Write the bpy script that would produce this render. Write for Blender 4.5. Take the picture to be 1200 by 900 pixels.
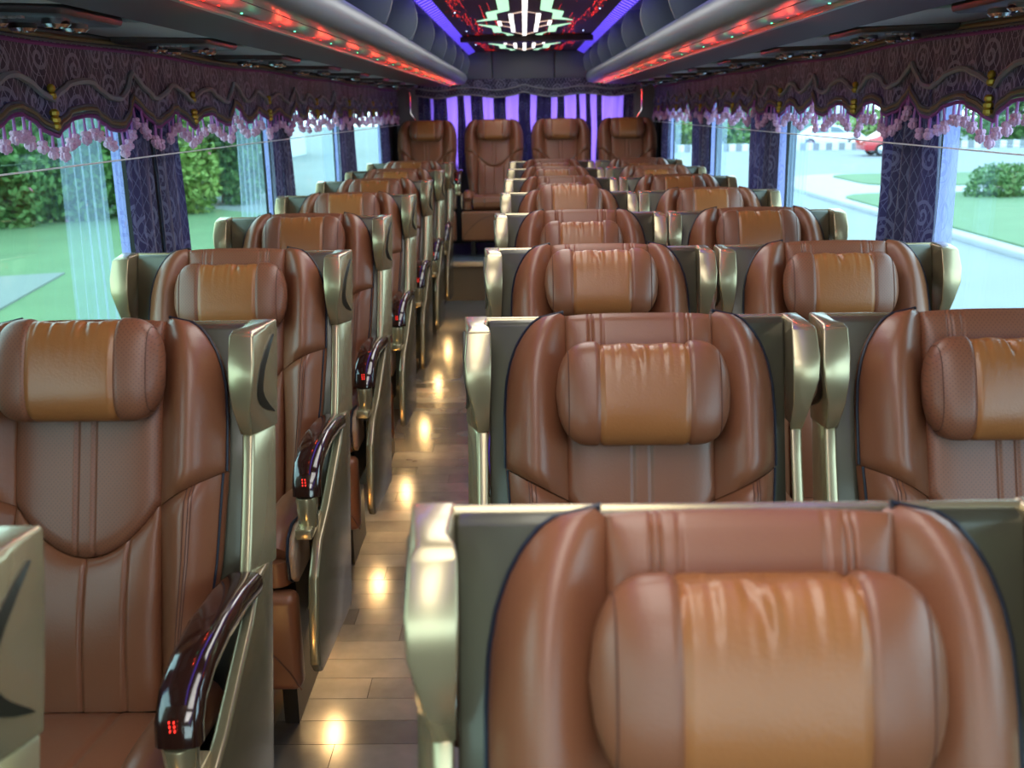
import bpy, bmesh, math, random
from math import sin, cos, pi, radians, sqrt, atan2, exp
from mathutils import Vector, Matrix
random.seed(7)
SC = bpy.context.scene
COL = SC.collection
for o in list(bpy.data.objects): bpy.data.objects.remove(o)

# ------------------------------------------------------------------ camera
cd = bpy.data.cameras.new('camera'); cam = bpy.data.objects.new('camera', cd); COL.objects.link(cam)
cd.sensor_width = 36; cd.lens = 35.0; cd.clip_start = .02; cd.clip_end = 500
R = Matrix.Rotation(radians(.9018), 4, 'Z') @ Matrix.Rotation(radians(90-15.413), 4, 'X') @ Matrix.Rotation(radians(-.9), 4, 'Z')
cam.matrix_world = Matrix.Translation((0, 0, 1.52)) @ R
cd.dof.use_dof = True; cd.dof.focus_distance = 2.3; cd.dof.aperture_fstop = 5.6
SC.camera = cam
# ------------------------------------------------------------------ world, exposure
w = bpy.data.worlds.new('sky'); SC.world = w; w.use_nodes = True
nt = w.node_tree; nt.nodes.clear()
wo = nt.nodes.new('ShaderNodeOutputWorld'); bg = nt.nodes.new('ShaderNodeBackground')
tc = nt.nodes.new('ShaderNodeTexCoord'); sx = nt.nodes.new('ShaderNodeSeparateXYZ'); cr = nt.nodes.new('ShaderNodeValToRGB')
cr.color_ramp.elements[0].position = .0; cr.color_ramp.elements[0].color = (.86, .95, 1, 1)
cr.color_ramp.elements[1].position = .6; cr.color_ramp.elements[1].color = (.74, .87, 1, 1)
nt.links.new(tc.outputs['Generated'], sx.inputs[0]); nt.links.new(sx.outputs['Z'], cr.inputs[0])
nt.links.new(cr.outputs[0], bg.inputs[0]); nt.links.new(bg.outputs[0], wo.inputs[0])
bg.inputs[1].default_value = 4.6
VS = SC.view_settings
VS.view_transform = 'Standard'; VS.look = 'None'; VS.exposure = 0.35; VS.gamma = 1; VS.use_curve_mapping = False

# ------------------------------------------------------------------ materials
MAT = {}
def mat(name, col, rough=.5, metal=0, bump=0, bscale=200, var=0, vscale=6, emit=None, es=1, coat=0, spec=None, sheen=0, rnd=0, col2=None):
    if name in MAT: return MAT[name]
    m = bpy.data.materials.new(name); m.use_nodes = True; n = m.node_tree.nodes; l = m.node_tree.links
    b = n['Principled BSDF']
    b.inputs['Base Color'].default_value = (*col, 1); b.inputs['Roughness'].default_value = rough; b.inputs['Metallic'].default_value = metal
    b.inputs['Coat Weight'].default_value = coat; b.inputs['Coat Roughness'].default_value = .08
    if spec is not None: b.inputs['Specular IOR Level'].default_value = spec
    if sheen: b.inputs['Sheen Weight'].default_value = sheen
    if emit: b.inputs['Emission Color'].default_value = (*emit, 1); b.inputs['Emission Strength'].default_value = es
    t = n.new('ShaderNodeTexCoord')
    if var:
        no = n.new('ShaderNodeTexNoise'); no.inputs['Scale'].default_value = vscale; no.inputs['Detail'].default_value = 4
        l.new(t.outputs['Object'], no.inputs['Vector'])
        mx = n.new('ShaderNodeMix'); mx.data_type = 'RGBA'
        c2 = col2 or tuple(c*(1-var) for c in col)
        mx.inputs[6].default_value = (*col, 1); mx.inputs[7].default_value = (*c2, 1)
        l.new(no.outputs[0], mx.inputs[0]); src = mx.outputs[2]
        l.new(src, b.inputs['Base Color'])
    if rnd:
        oi = n.new('ShaderNodeObjectInfo'); hs = n.new('ShaderNodeHueSaturation'); mr = n.new('ShaderNodeMapRange')
        mr.inputs[3].default_value = 1-rnd; mr.inputs[4].default_value = 1+rnd
        l.new(oi.outputs['Random'], mr.inputs[0]); l.new(mr.outputs[0], hs.inputs['Value'])
        if var: l.new(src, hs.inputs['Color'])
        else: hs.inputs['Color'].default_value = (*col, 1)
        l.new(hs.outputs[0], b.inputs['Base Color'])
    if bump:
        nb = n.new('ShaderNodeTexNoise'); nb.inputs['Scale'].default_value = bscale; nb.inputs['Detail'].default_value = 3
        l.new(t.outputs['Object'], nb.inputs['Vector'])
        bp = n.new('ShaderNodeBump'); bp.inputs['Strength'].default_value = bump; bp.inputs['Distance'].default_value = .002
        l.new(nb.outputs[0], bp.inputs['Height']); l.new(bp.outputs[0], b.inputs['Normal'])
    MAT[name] = m; return m

def perforate(m, scale=.0055):
    """adds rows of tiny pin holes to a leather"""
    n = m.node_tree.nodes; l = m.node_tree.links; b = n['Principled BSDF']
    t = n.new('ShaderNodeTexCoord'); vo = n.new('ShaderNodeTexVoronoi'); vo.voronoi_dimensions = '2D'
    vo.inputs['Randomness'].default_value = 0; vo.inputs['Scale'].default_value = 1
    mp = n.new('ShaderNodeMapping'); mp.inputs['Scale'].default_value = (1/scale,)*3; mp.inputs['Rotation'].default_value = (0, 0, pi/4)
    sp = n.new('ShaderNodeSeparateXYZ'); cb = n.new('ShaderNodeCombineXYZ')
    l.new(t.outputs['Object'], sp.inputs[0]); l.new(sp.outputs['X'], cb.inputs[0]); l.new(sp.outputs['Z'], cb.inputs[1])
    l.new(cb.outputs[0], mp.inputs[0]); l.new(mp.outputs[0], vo.inputs['Vector'])
    lt = n.new('ShaderNodeMath'); lt.operation = 'LESS_THAN'; lt.inputs[1].default_value = .2
    l.new(vo.outputs['Distance'], lt.inputs[0])
    mx = n.new('ShaderNodeMix'); mx.data_type = 'RGBA'
    if b.inputs['Base Color'].links: l.new(b.inputs['Base Color'].links[0].from_socket, mx.inputs[6])
    else: mx.inputs[6].default_value = b.inputs['Base Color'].default_value
    mx.inputs[7].default_value = (.13, .05, .03, 1)
    l.new(lt.outputs[0], mx.inputs[0]); l.new(mx.outputs[2], b.inputs['Base Color'])
    return m

LEATHER = mat('brown_leather', (.235, .086, .040), .34, bump=.14, bscale=300, var=.18, vscale=9, spec=.5)
LEATHER_P = perforate(mat('brown_leather_perforated', (.230, .084, .043), .38, bump=.14, bscale=300, var=.18, vscale=9))
PILLOW = mat('tan_leather', (.34, .128, .040), .30, bump=.2, bscale=220, var=.15, vscale=14)
BEIGE = mat('beige_leather', (.42, .27, .17), .5, bump=.2)
NAVY = mat('navy_piping', (.006, .009, .020), .45)
THREAD = mat('dark_thread', (.11, .040, .022), .7)
GOLD = mat('champagne_metallic_plastic', (.50, .41, .24), .27, .7, var=.12, vscale=5, coat=.3)
GOLD_D = mat('olive_metallic_plastic', (.085, .080, .052), .36, .4, var=.15, vscale=5, coat=.25)
BRONZE = mat('bronze_metallic_plastic', (.29, .235, .135), .26, .6, var=.12, vscale=5, coat=.3)
BLACKP = mat('black_plastic', (.012, .012, .012), .45)
WOOD = mat('gloss_dark_wood', (.035, .012, .008), .12, coat=1, var=.6, vscale=22)
RED_LED = mat('red_led', (.2, 0, 0), .5, emit=(1, .03, .02), es=2.2)
STAR = mat('red_fibre', (.2, 0, 0), .5, emit=(1, .03, .02), es=3.2)
WARM = mat('warm_lamp', (1, .7, .3), .5, emit=(1, .62, .22), es=30)
GREY = mat('grey_plastic', (.150, .180, .190), .42, bump=.15, bscale=400)
GREY_D = mat('dark_grey_trim', (.15, .18, .19), .5)
GREY_L = mat('grey_soffit', (.32, .34, .34), .5, bump=.15, bscale=400)
MAUVE = mat('mauve_trim', (.075, .033, .050), .6, spec=.3)
CEIL = mat('brown_gloss_ceiling', (.050, .019, .014), .45, spec=.3)
CHROME = mat('chrome', (.6, .62, .65), .12, 1)
WALLM = mat('charcoal_wall', (.035, .040, .045), .6)
RUBBER = mat('black_rubber', (.01, .01, .01), .7)
PLANK = mat('grey_brown_vinyl_plank', (.125, .120, .115), .25, var=.55, vscale=12, rnd=.3, spec=.6)
FLOORB = mat('dark_floor_base', (.05, .042, .035), .5)
RISER = mat('brown_riser', (.13, .085, .05), .35, var=.3)
PLAT = mat('grey_platform', (.10, .11, .12), .3)
GREEN_L = mat('green_white_led', (.6, .9, .7), .5, emit=(.55, 1, .66), es=.85)
WHITE_L = mat('white_led', (1, 1, 1), .5, emit=(1, .97, .93), es=1.7)
PEACH = mat('peach_line', (.8, .6, .5), .5, emit=(1, .66, .5), es=.7)
VIOLET = mat('violet_led', (.3, .2, .8), .5, emit=(.13, .07, .95), es=2.6)
VIOLET_R = mat('violet_diffuser_rib', (.05, .04, .25), .4, emit=(.07, .04, .45), es=1.0)
CORD = mat('grey_satin_cord', (.23, .25, .27), .45, bump=.3, bscale=300)
BRAID_G = mat('gold_braid', (.22, .18, .085), .5, .3, bump=.8, bscale=500)
BRAID_D = mat('grey_braid', (.10, .11, .12), .6, bump=.8, bscale=500)
MAGENTA = mat('magenta_fringe', (.20, .05, .20), .7)
TASSEL_S = mat('lilac_thread', (.42, .17, .48), .75)
TASSEL_B = mat('pale_pink_thread', (.95, .72, .88), .75, var=.85, vscale=170, col2=(.33, .07, .28))
TIE = mat('gold_satin', (.42, .30, .03), .3, .5, bump=.6, bscale=150)
WCORD = mat('white_cord', (.85, .9, .9), .5)
GRASS = mat('grass', (.115, .21, .095), .9, var=.4, vscale=.7)
ASPH = mat('pale_asphalt', (.20, .225, .24), .8, var=.2, vscale=.4)
CONC = mat('concrete', (.36, .38, .39), .8, var=.15, vscale=1)
LEAF = mat('leaf_green', (.10, .22, .055), .7, var=.5, vscale=1.1)
LEAF2 = mat('leaf_yellow_green', (.20, .32, .07), .7, var=.4, vscale=1.1)
BARK = mat('bark', (.09, .07, .05), .9)
PINKF = mat('pink_blossom', (.7, .12, .35), .7)

def glassmat(name, tint, gl=.06, rough=0.0):
    m = bpy.data.materials.new(name); m.use_nodes = True; n = m.node_tree.nodes; l = m.node_tree.links; n.clear()
    o = n.new('ShaderNodeOutputMaterial'); mx = n.new('ShaderNodeMixShader'); tr = n.new('ShaderNodeBsdfTransparent'); g = n.new('ShaderNodeBsdfGlossy')
    tr.inputs[0].default_value = (*tint, 1); g.inputs['Roughness'].default_value = rough
    mx.inputs[0].default_value = gl; l.new(tr.outputs[0], mx.inputs[1]); l.new(g.outputs[0], mx.inputs[2]); l.new(mx.outputs[0], o.inputs[0])
    MAT[name] = m; return m
GLASS_L = glassmat('teal_tinted_glass', (.70, .86, .83))
GLASS_R = glassmat('blue_tinted_glass', (.78, .92, .95))
GLASS_F = glassmat('windscreen_glass', (.85, .95, .93))

def cloth(name, base, light, trans=0, tcol=None, alpha=0, lat=.55, motif=.6):
    """woven fabric: diamond lattice lines and curled motifs on UVs in metres"""
    m = bpy.data.materials.new(name); m.use_nodes = True; n = m.node_tree.nodes; l = m.node_tree.links
    b = n['Principled BSDF']; b.inputs['Roughness'].default_value = .65; b.inputs['Sheen Weight'].default_value = .2
    uv = n.new('ShaderNodeUVMap'); sp = n.new('ShaderNodeSeparateXYZ'); l.new(uv.outputs[0], sp.inputs[0])
    def M(op, a, c=None, cl=False):
        q = n.new('ShaderNodeMath'); q.operation = op; q.use_clamp = cl
        for i, v in enumerate((a, c)):
            if v is None: continue
            if isinstance(v, (int, float)): q.inputs[i].default_value = v
            else: l.new(v, q.inputs[i])
        return q.outputs[0]
    u = M('DIVIDE', sp.outputs[0], .030); v = M('DIVIDE', sp.outputs[1], .052)
    def line(x): return M('LESS_THAN', M('ABSOLUTE', M('SUBTRACT', M('FRACT', x), .5)), .045)
    L = M('MULTIPLY', M('MAXIMUM', line(M('ADD', u, v)), line(M('SUBTRACT', u, v))), lat)
    vo = n.new('ShaderNodeTexVoronoi'); vo.voronoi_dimensions = '2D'; vo.inputs['Scale'].default_value = 8.5; vo.inputs['Randomness'].default_value = .75
    l.new(uv.outputs[0], vo.inputs['Vector'])
    sub = n.new('ShaderNodeVectorMath'); sub.operation = 'SUBTRACT'; l.new(uv.outputs[0], sub.inputs[0]); l.new(vo.outputs['Position'], sub.inputs[1])
    s2 = n.new('ShaderNodeSeparateXYZ'); l.new(sub.outputs[0], s2.inputs[0])
    ang = M('DIVIDE', M('ARCTAN2', s2.outputs[1], s2.outputs[0]), 2*pi)
    ln = n.new('ShaderNodeVectorMath'); ln.operation = 'LENGTH'; l.new(sub.outputs[0], ln.inputs[0]); r = ln.outputs['Value']
    spi = M('LESS_THAN', M('FRACT', M('SUBTRACT', M('MULTIPLY', r, 38), ang)), .42)
    ins = M('LESS_THAN', r, .048)
    F = M('MULTIPLY', M('MULTIPLY', spi, ins), motif)
    fac = M('MAXIMUM', L, F, True)
    mx = n.new('ShaderNodeMix'); mx.data_type = 'RGBA'; mx.inputs[6].default_value = (*base, 1); mx.inputs[7].default_value = (*light, 1)
    l.new(fac, mx.inputs[0]); l.new(mx.outputs[2], b.inputs['Base Color'])
    out = n['Material Output']; last = b.outputs[0]
    if trans:
        t = n.new('ShaderNodeBsdfTranslucent'); t.inputs[0].default_value = (*(tcol or base), 1)
        ms = n.new('ShaderNodeMixShader'); ms.inputs[0].default_value = trans; l.new(last, ms.inputs[1]); l.new(t.outputs[0], ms.inputs[2]); last = ms.outputs[0]
    if alpha:
        t = n.new('ShaderNodeBsdfTransparent'); ms = n.new('ShaderNodeMixShader'); ms.inputs[0].default_value = alpha
        l.new(last, ms.inputs[1]); l.new(t.outputs[0], ms.inputs[2]); last = ms.outputs[0]
    l.new(last, out.inputs[0]); MAT[name] = m; return m
BROCADE = cloth('navy_brocade', (.008, .008, .034), (.27, .29, .38), .04, (.05, .05, .2), lat=.85)
DRAPE = cloth('indigo_brocade', (.014, .011, .058), (.16, .18, .30), .05, (.05, .05, .35))
SHEER = cloth('pale_blue_sheer', (.35, .55, .80), (.6, .75, .95), .6, (.55, .72, .95), .72, .25, .0)
SHEER_E = cloth('lilac_lined_sheer', (.35, .42, .80), (.1, .1, .5), .5, (.45, .5, .95), .12, .5, .7)
VSHEER = cloth('violet_sheer', (.30, .12, .62), (.5, .3, .9), .75, (.42, .17, .95), .0, .0, .0)

# ------------------------------------------------------------------ mesh helpers
class MB:
    def __init__(s): s.v = []; s.f = []; s.uv = {}; s.sm = []
    def add(s, vs, fs, uvs=None, smooth=True):
        k = len(s.v); s.v += [tuple(p) for p in vs]
        for f in fs: s.f.append(tuple(i+k for i in f)); s.sm.append(smooth)
        if uvs:
            for i, q in enumerate(uvs): s.uv[k+i] = q
    def grid(s, fn, nu, nv, uvf=None, flip=False, cu=False, cv=False):
        vs = []; uvs = []
        for j in range(nv+1-(1 if cv else 0)):
            for i in range(nu+1-(1 if cu else 0)):
                vs.append(fn(i/nu, j/nv))
                if uvf: uvs.append(uvf(i/nu, j/nv))
        W = nu if cu else nu+1; H = nv if cv else nv+1; fs = []
        for j in range(nv):
            for i in range(nu):
                a = j*W+i; b = j*W+(i+1) % W; c = ((j+1) % H)*W+(i+1) % W; d = ((j+1) % H)*W+i
                fs.append((a, d, c, b) if flip else (a, b, c, d))
        s.add(vs, fs, uvs or None)
    def box(s, x0, x1, y0, y1, z0, z1):
        s.add([(x, y, z) for z in (z0, z1) for y in (y0, y1) for x in (x0, x1)],
              [(0, 2, 3, 1), (4, 5, 7, 6), (0, 1, 5, 4), (2, 6, 7, 3), (0, 4, 6, 2), (1, 3, 7, 5)], smooth=False)
    def tube(s, pts, r, seg=6, cap=True, closed=False, rz=None):
        pts = [Vector(p) for p in pts]; n = len(pts); vs = []
        up = None
        for i, p in enumerate(pts):
            if closed: t = pts[(i+1) % n]-pts[i-1]
            else: t = pts[min(i+1, n-1)]-pts[max(i-1, 0)]
            t.normalize()
            if up is None:
                up = Vector((0, 0, 1)) if abs(t.z) < .8 else Vector((1, 0, 0))
            a = t.cross(up).normalized(); b = a.cross(t).normalized(); up = b
            rr = r(i/(n-1)) if callable(r) else r
            for k in range(seg):
                q = 2*pi*k/seg; vs.append(p+a*cos(q)*rr+b*sin(q)*rr*(rz or 1))
        fs = []
        for i in range(n if closed else n-1):
            for k in range(seg):
                j = (i+1) % n; fs.append((i*seg+k, i*seg+(k+1) % seg, j*seg+(k+1) % seg, j*seg+k))
        if cap and not closed:
            fs.append(tuple(range(seg))[::-1]); fs.append(tuple((n-1)*seg+k for k in range(seg)))
        s.add(vs, fs)
    def prism(s, pts, h0, h1, axis='x'):
        """closed polygon pts (a,b) pushed from h0 to h1 along axis"""
        def P(a, b, h): return {'x': (h, a, b), 'y': (a, h, b), 'z': (a, b, h)}[axis]
        n = len(pts)
        s.add([P(a, b, h0) for a, b in pts]+[P(a, b, h1) for a, b in pts],
              [tuple(range(n))[::-1], tuple(range(n, 2*n))]+[(i, (i+1) % n, n+(i+1) % n, n+i) for i in range(n)], smooth=False)
    def lathe(s, prof, c, seg=12, axis='z'):
        vs = []
        for r, h in prof:
            for k in range(seg):
                a = 2*pi*k/seg
                vs.append({'z': (c[0]+r*cos(a), c[1]+r*sin(a), c[2]+h), 'x': (c[0]+h, c[1]+r*cos(a), c[2]+r*sin(a)), 'y': (c[0]+r*cos(a), c[1]+h, c[2]+r*sin(a))}[axis])
        fs = [(i*seg+k, i*seg+(k+1) % seg, (i+1)*seg+(k+1) % seg, (i+1)*seg+k) for i in range(len(prof)-1) for k in range(seg)]
        fs += [tuple(range(seg))[::-1], tuple((len(prof)-1)*seg+k for k in range(seg))]
        s.add(vs, fs)
    def mesh(s, name, m, bevel=0, segs=2, angle=40, smooth=None):
        me = bpy.data.meshes.new(name); me.from_pydata(s.v, [], s.f)
        if s.uv:
            ul = me.uv_layers.new(name='UVMap')
            for lp in me.loops: ul.data[lp.index].uv = s.uv.get(lp.vertex_index, (0, 0))
        bm = bmesh.new(); bm.from_mesh(me)
        bmesh.ops.recalc_face_normals(bm, faces=bm.faces)
        if bevel:
            ed = [e for e in bm.edges if len(e.link_faces) == 2 and e.calc_face_angle(0) > radians(30)]
            bmesh.ops.bevel(bm, geom=ed, offset=bevel, segments=segs, profile=.5, affect='EDGES', clamp_overlap=True)
        bm.to_mesh(me); bm.free()
        me.polygons.foreach_set('use_smooth', [True]*len(me.polygons))
        me.set_sharp_from_angle(angle=radians(angle))
        me.materials.append(m); return me
    def build(s, name, m, parent=None, bevel=0, segs=2, angle=40, loc=None):
        o = bpy.data.objects.new(name, s.mesh(name, m, bevel, segs, angle)); COL.objects.link(o)
        if parent: o.parent = parent
        if loc: o.location = loc
        return o
def tag(o, label=None, cat=None, group=None, kind=None):
    if label: o['label'] = label
    if cat: o['category'] = cat
    if group: o['group'] = group
    if kind: o['kind'] = kind
    return o
def empty(name, loc=(0, 0, 0), label=None, cat=None, group=None):
    o = bpy.data.objects.new(name, None); COL.objects.link(o); o.location = loc; o.empty_display_size = .1
    return tag(o, label, cat, group)
def copy_tree(o, parent=None):
    c = o.copy(); COL.objects.link(c); c.parent = parent
    for ch in o.children: copy_tree(ch, c)
    return c
def lerp(a, b, t): return a+(b-a)*t
def interp(tab, x):
    if x <= tab[0][0]: return tab[0][1]
    for (a, p), (b, q) in zip(tab, tab[1:]):
        if x <= b: return p+(q-p)*(x-a)/(b-a)
    return tab[-1][1]
def sinterp(tab, x):
    if x <= tab[0][0]: return tab[0][1]
    for (a, p), (b, q) in zip(tab, tab[1:]):
        if x <= b:
            t = (x-a)/(b-a); return p+(q-p)*(1-cos(pi*t))/2
    return tab[-1][1]
CX = .025   # bus centre line

# ------------------------------------------------------------------ setting: floor, platform, walls, windows
b = MB(); b.box(-1.22, 1.26, -2.8, 9.5, -.12, -.006); floor = tag(b.build('floor', FLOORB), kind='structure')
pk = []
y = .75; row = 0
while y < 8.12:
    x = -.66; off = (row*37 % 10)/10*.5
    xs = [x]; nx = x+.12+off
    while nx < .02: xs.append(nx); nx += .52
    xs.append(.04)
    for a, c in zip(xs, xs[1:]):
        if c-a < .06: continue
        q = MB(); q.box(a+.0008, c-.0008, y+.0008, min(y+.1, 8.125)-.0008, -.006, 0); q.build('plank', PLANK, floor)
    y += .1; row += 1
b = MB(); b.box(-1.15, 1.19, 8.13, 9.3, 0, .30); tag(b.build('trim_1', RISER), kind='structure')
b = MB(); b.box(-1.15, 1.19, 8.11, 9.3, .301, .325); pt = tag(b.build('trim_2', PLAT, bevel=.004), kind='structure')
b = MB(); b.box(-1.15, 1.19, 8.10, 8.125, .285, .33); b.build('step_edge', mat('step_edge_metal', (.45, .45, .42), .3, .8), pt, bevel=.004)

WL, WR = -1.20, 1.235
SILL, HEAD = .86, 1.60
cuts = [-2.75, -.35, 1.35, 3.12, 4.87, 6.68, 8.75]
for side, x in (('left', WL), ('right', WR)):
    sg = -1 if side == 'left' else 1; xo = x+sg*.05
    b = MB()
    a0, a1 = min(x, xo), max(x, xo)
    b.box(a0, a1, -2.8, 9.5, -.12, SILL)
    b.box(a0, a1, -2.8, 9.5, HEAD, 2.0)
    b.box(a0, a1, 8.75, 9.5, SILL, HEAD)
    wall = tag(b.build('wall_'+side, WALLM), kind='structure')
    b = MB(); b.box(x-sg*.035 if sg > 0 else x, x if sg > 0 else x+.035, -2.8, 9.4, SILL-.05, SILL); b.build('window_ledge', GREY, wall, bevel=.006)
    for yc in cuts[1:-1]:
        q = MB(); q.box(*sorted((x-sg*.006, x+sg*.04)), yc-.06, yc+.19, SILL, HEAD); q.build('window_pillar', RUBBER, wall)
    for i, (y0, y1) in enumerate(zip(cuts, cuts[1:])):
        wn = tag(empty('window_%d' % (i+1 if sg < 0 else i+7), (x, (y0+y1)/2, SILL)), kind='structure')
        f = MB(); dy = (y1-y0)/2
        e0, e1 = (-.035, .0) if sg < 0 else (0, .035)
        f.box(e0, e1, -dy, -dy+.035, 0, HEAD-SILL); f.box(e0, e1, dy-.035, dy, 0, HEAD-SILL)
        f.box(e0, e1, -dy+.035, dy-.035, 0, .02); f.box(e0, e1, -dy+.035, dy-.035, HEAD-SILL-.02, HEAD-SILL)
        f.build('window_frame', RUBBER, wn)
        g = MB(); xm = (e0+e1)/2; g.box(xm-.003, xm+.003, -dy+.03, dy-.03, .015, HEAD-SILL-.015)
        g.build('pane', GLASS_L if sg < 0 else GLASS_R, wn)
# rear wall with a window behind the violet curtains
b = MB(); b.box(-1.25, 1.29, 9.42, 9.5, -.12, 1.05); b.box(-1.25, -.86, 9.42, 9.5, 1.05, 2.1); b.box(.92, 1.29, 9.42, 9.5, 1.05, 2.1); b.box(-.86, .92, 9.42, 9.5, 1.72, 2.1)
wr = tag(b.build('wall_back', WALLM), kind='structure')
b = MB(); b.box(-.86, .92, 9.45, 9.456, 1.05, 1.72); tag(b.build('window_13', GLASS_F), kind='structure')
# grey header panel above the rear curtain in three pieces
for x0, x1 in ((-.60, -.282), (-.276, .274), (.28, .66)):
    q = MB(); q.box(x0, x1, 9.33, 9.418, 1.775, 2.03); q.build('header_panel', GREY_D, wr, bevel=.012)
for x0, x1, s in ((-1.15, -.955, -1), (.985, 1.19, 1)):
    q = MB(); q.box(x0, x1, 9.28, 9.418, .33, 1.76); q.build('corner_panel', GREY_D, wr, bevel=.02)
    q = MB(); xx = x0+.10; q.tube([(xx-s*.03, 9.27, 1.68), (xx-s*.03, 9.262, 1.50), (xx-s*.08, 9.262, 1.43)], .006); q.tube([(xx-s*.08, 9.262, 1.43), (xx-s*.082, 9.262, 1.41)], .009)
    q.build('grab_wire', CHROME, wr)
# front wall and windscreen behind the camera
b = MB(); b.box(-1.25, 1.29, -2.9, -2.8, -.12, .75); b.box(-1.25, 1.29, -2.9, -2.8, 1.85, 2.1); wf = tag(b.build('wall_front', WALLM), kind='structure')
b = MB(); b.box(-1.2, 1.24, -2.86, -2.85, .75, 1.85); tag(b.build('window_14', GLASS_F), kind='structure')

# ceiling
ceil = tag((lambda q: (q.box(-.44, .49, -2.8, 9.42, 2.02, 2.05), q)[1])(MB()).build('ceiling', CEIL), kind='structure')
q = MB(); q.box(-.44, .49, 7.34, 7.43, 1.981, 2.0195); q.build('ceiling_beam', CEIL, ceil)
q = MB(); q.box(-1.25, 1.29, -2.9, 9.5, 2.10, 2.16); q.build('roof_skin', WALLM, ceil)
for sg in (-1, 1):
    q = MB()
    q.prism([(CX+sg*.46, 2.052), (CX+sg*.90, 2.05), (CX+sg*1.12, 1.96), (CX+sg*1.20, 1.80), (CX+sg*1.225, 1.80), (CX+sg*1.24, 2.09), (CX+sg*.46, 2.09)], -2.8, 9.42, 'y')
    q.build('roof_lining', GREY_L, ceil)
# glowing geometric ceiling lamps
def poly(mb, pts, z=2.0185, th=.0035): mb.prism([(p[0], p[1]) for p in pts], z-th, z, 'z')
PX = .010
def lamp_unit(yc, upper=True, label=''):
    t = empty('ceiling_lamp', (PX, yc, 2.0185), label, 'ceiling light', 'geometric light panels on the ceiling')
    def part(name, m, polys):
        q = MB()
        for p in polys: q.prism(p, -.004, -.0005, 'z')
        return q.build(name, m, t)
    part('centre_bar', WHITE_L, [[(-.013, .03), (.013, .03), (.013, .98), (-.013, .98)]])
    if upper: part('centre_bar', WHITE_L, [[(-.013, -1.35), (.013, -1.35), (.013, -.03), (-.013, -.03)]])
    for s in (-1, 1):
        part('side_bar', WHITE_L, [[(s*.062, .03), (s*.086, .03), (s*.086, .66), (s*.062, .66)]])
        if upper: part('side_bar', WHITE_L, [[(s*.062, -.62), (s*.088, -.62), (s*.088, -.03), (s*.064, -.03)]])
        part('short_bar', WHITE_L, [[(s*.138, .02), (s*.160, .02), (s*.160, .13), (s*.138, .13)]])
        if upper: part('short_bar', WHITE_L, [[(s*.138, -.17), (s*.160, -.17), (s*.160, -.02), (s*.138, -.02)]])
        part('zigzag_plate', GREEN_L, [[(s*.28, .03), (s*.205, .28), (s*.205, .66), (s*.153, .68), (s*.152, .24), (s*.155, .22)],
                                       [(s*.152, .69), (s*.128, .80), (s*.122, .96), (s*.075, .93), (s*.12, .78)]])
        if upper: part('zigzag_plate', GREEN_L, [[(s*.28, -.19), (s*.155, -.31), (s*.152, -.69), (s*.08, -.85), (s*.078, -1.35), (s*.136, -1.35), (s*.137, -.85), (s*.207, -.72), (s*.207, -.36)]])
        q = MB()
        def ln(a, c, wd=.006): 
            q.prism([(s*a[0]-wd/2, a[1]-wd), (s*c[0]-wd/2, c[1]-wd), (s*c[0]+wd/2, c[1]+wd), (s*a[0]+wd/2, a[1]+wd)], -.004, -.0005, 'z')
        ln((.013, .88), (.062, .72)); ln((.086, .28), (.138, .14))
        if upper: ln((.013, -.75), (.062, -.65)); ln((.088, -.10), (.138, -.17))
        q.build('outline', PEACH, t)
    return t
lamp_unit(6.335, True, 'large glowing zigzag light panel on the brown ceiling, nearer of the two')
lamp_unit(8.14, False, 'smaller-looking glowing zigzag light panel at the rear end of the ceiling')
for j, yc in enumerate((3.55, 1.75, -.05, -1.7)):  # unseen lamp panels, added to brighten the cabin
    lamp_unit(yc, False, 'added unseen zigzag ceiling panel brightening the cabin, forward of the visible pair, %s of four' % ('nearest to them', 'second', 'third', 'last')[j])
for yc, e in ((8.1, 4), (6.3, 4), (4.4, 8), (2.6, 9), (.6, 10), (-1.2, 14)):  # area lights; those forward of the visible panels are added fill
    ld = bpy.data.lights.new('panel_and_fill_light', 'AREA'); ld.shape = 'RECTANGLE'; ld.size = .5; ld.size_y = 1.5; ld.energy = e; ld.color = (1, .96, .93)
    lo = bpy.data.objects.new('panel_and_fill_light', ld); COL.objects.link(lo); lo.location = (PX, yc, 2.005)
# red fibre stars
q = MB()
def star(x, y, r=.0028):
    q.add([(x+r*cos(a), y+1.6*r*sin(a), 2.0192) for a in (0, pi/3, 2*pi/3, pi, 4*pi/3, 5*pi/3)], [(0, 1, 2, 3, 4, 5)])
for s in (-1, 1):
    for k in range(26):
        x = PX+s*random.uniform(.14, .40); y = random.uniform(4.6, 9.0)
        for j in range(random.randint(5, 16)):
            star(x+random.uniform(-.002, .002), y+j*.055)
    for k in range(260):
        y = random.uniform(4.6, 9.2); x = PX+s*(.33+.045*sin(y*2.6)+random.gauss(0, .022))
        if abs(x-PX) < .42: star(x, y, random.choice((.002, .003, .004)))
tag(q.build('fibre_lights', STAR, ceil), kind='stuff')
# small blue spots
for x, y in ((-.36, 5.6), (-.37, 6.9), (-.375, 8.3), (.40, 5.5), (.40, 7.0)):
    q = MB(); q.lathe([(.004, 0), (.003, -.003)], (x, y, 2.02), 8); q.build('blue_spot', mat('blue_led', (.5, .6, 1), .5, emit=(.5, .65, 1), es=4), ceil)

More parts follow.
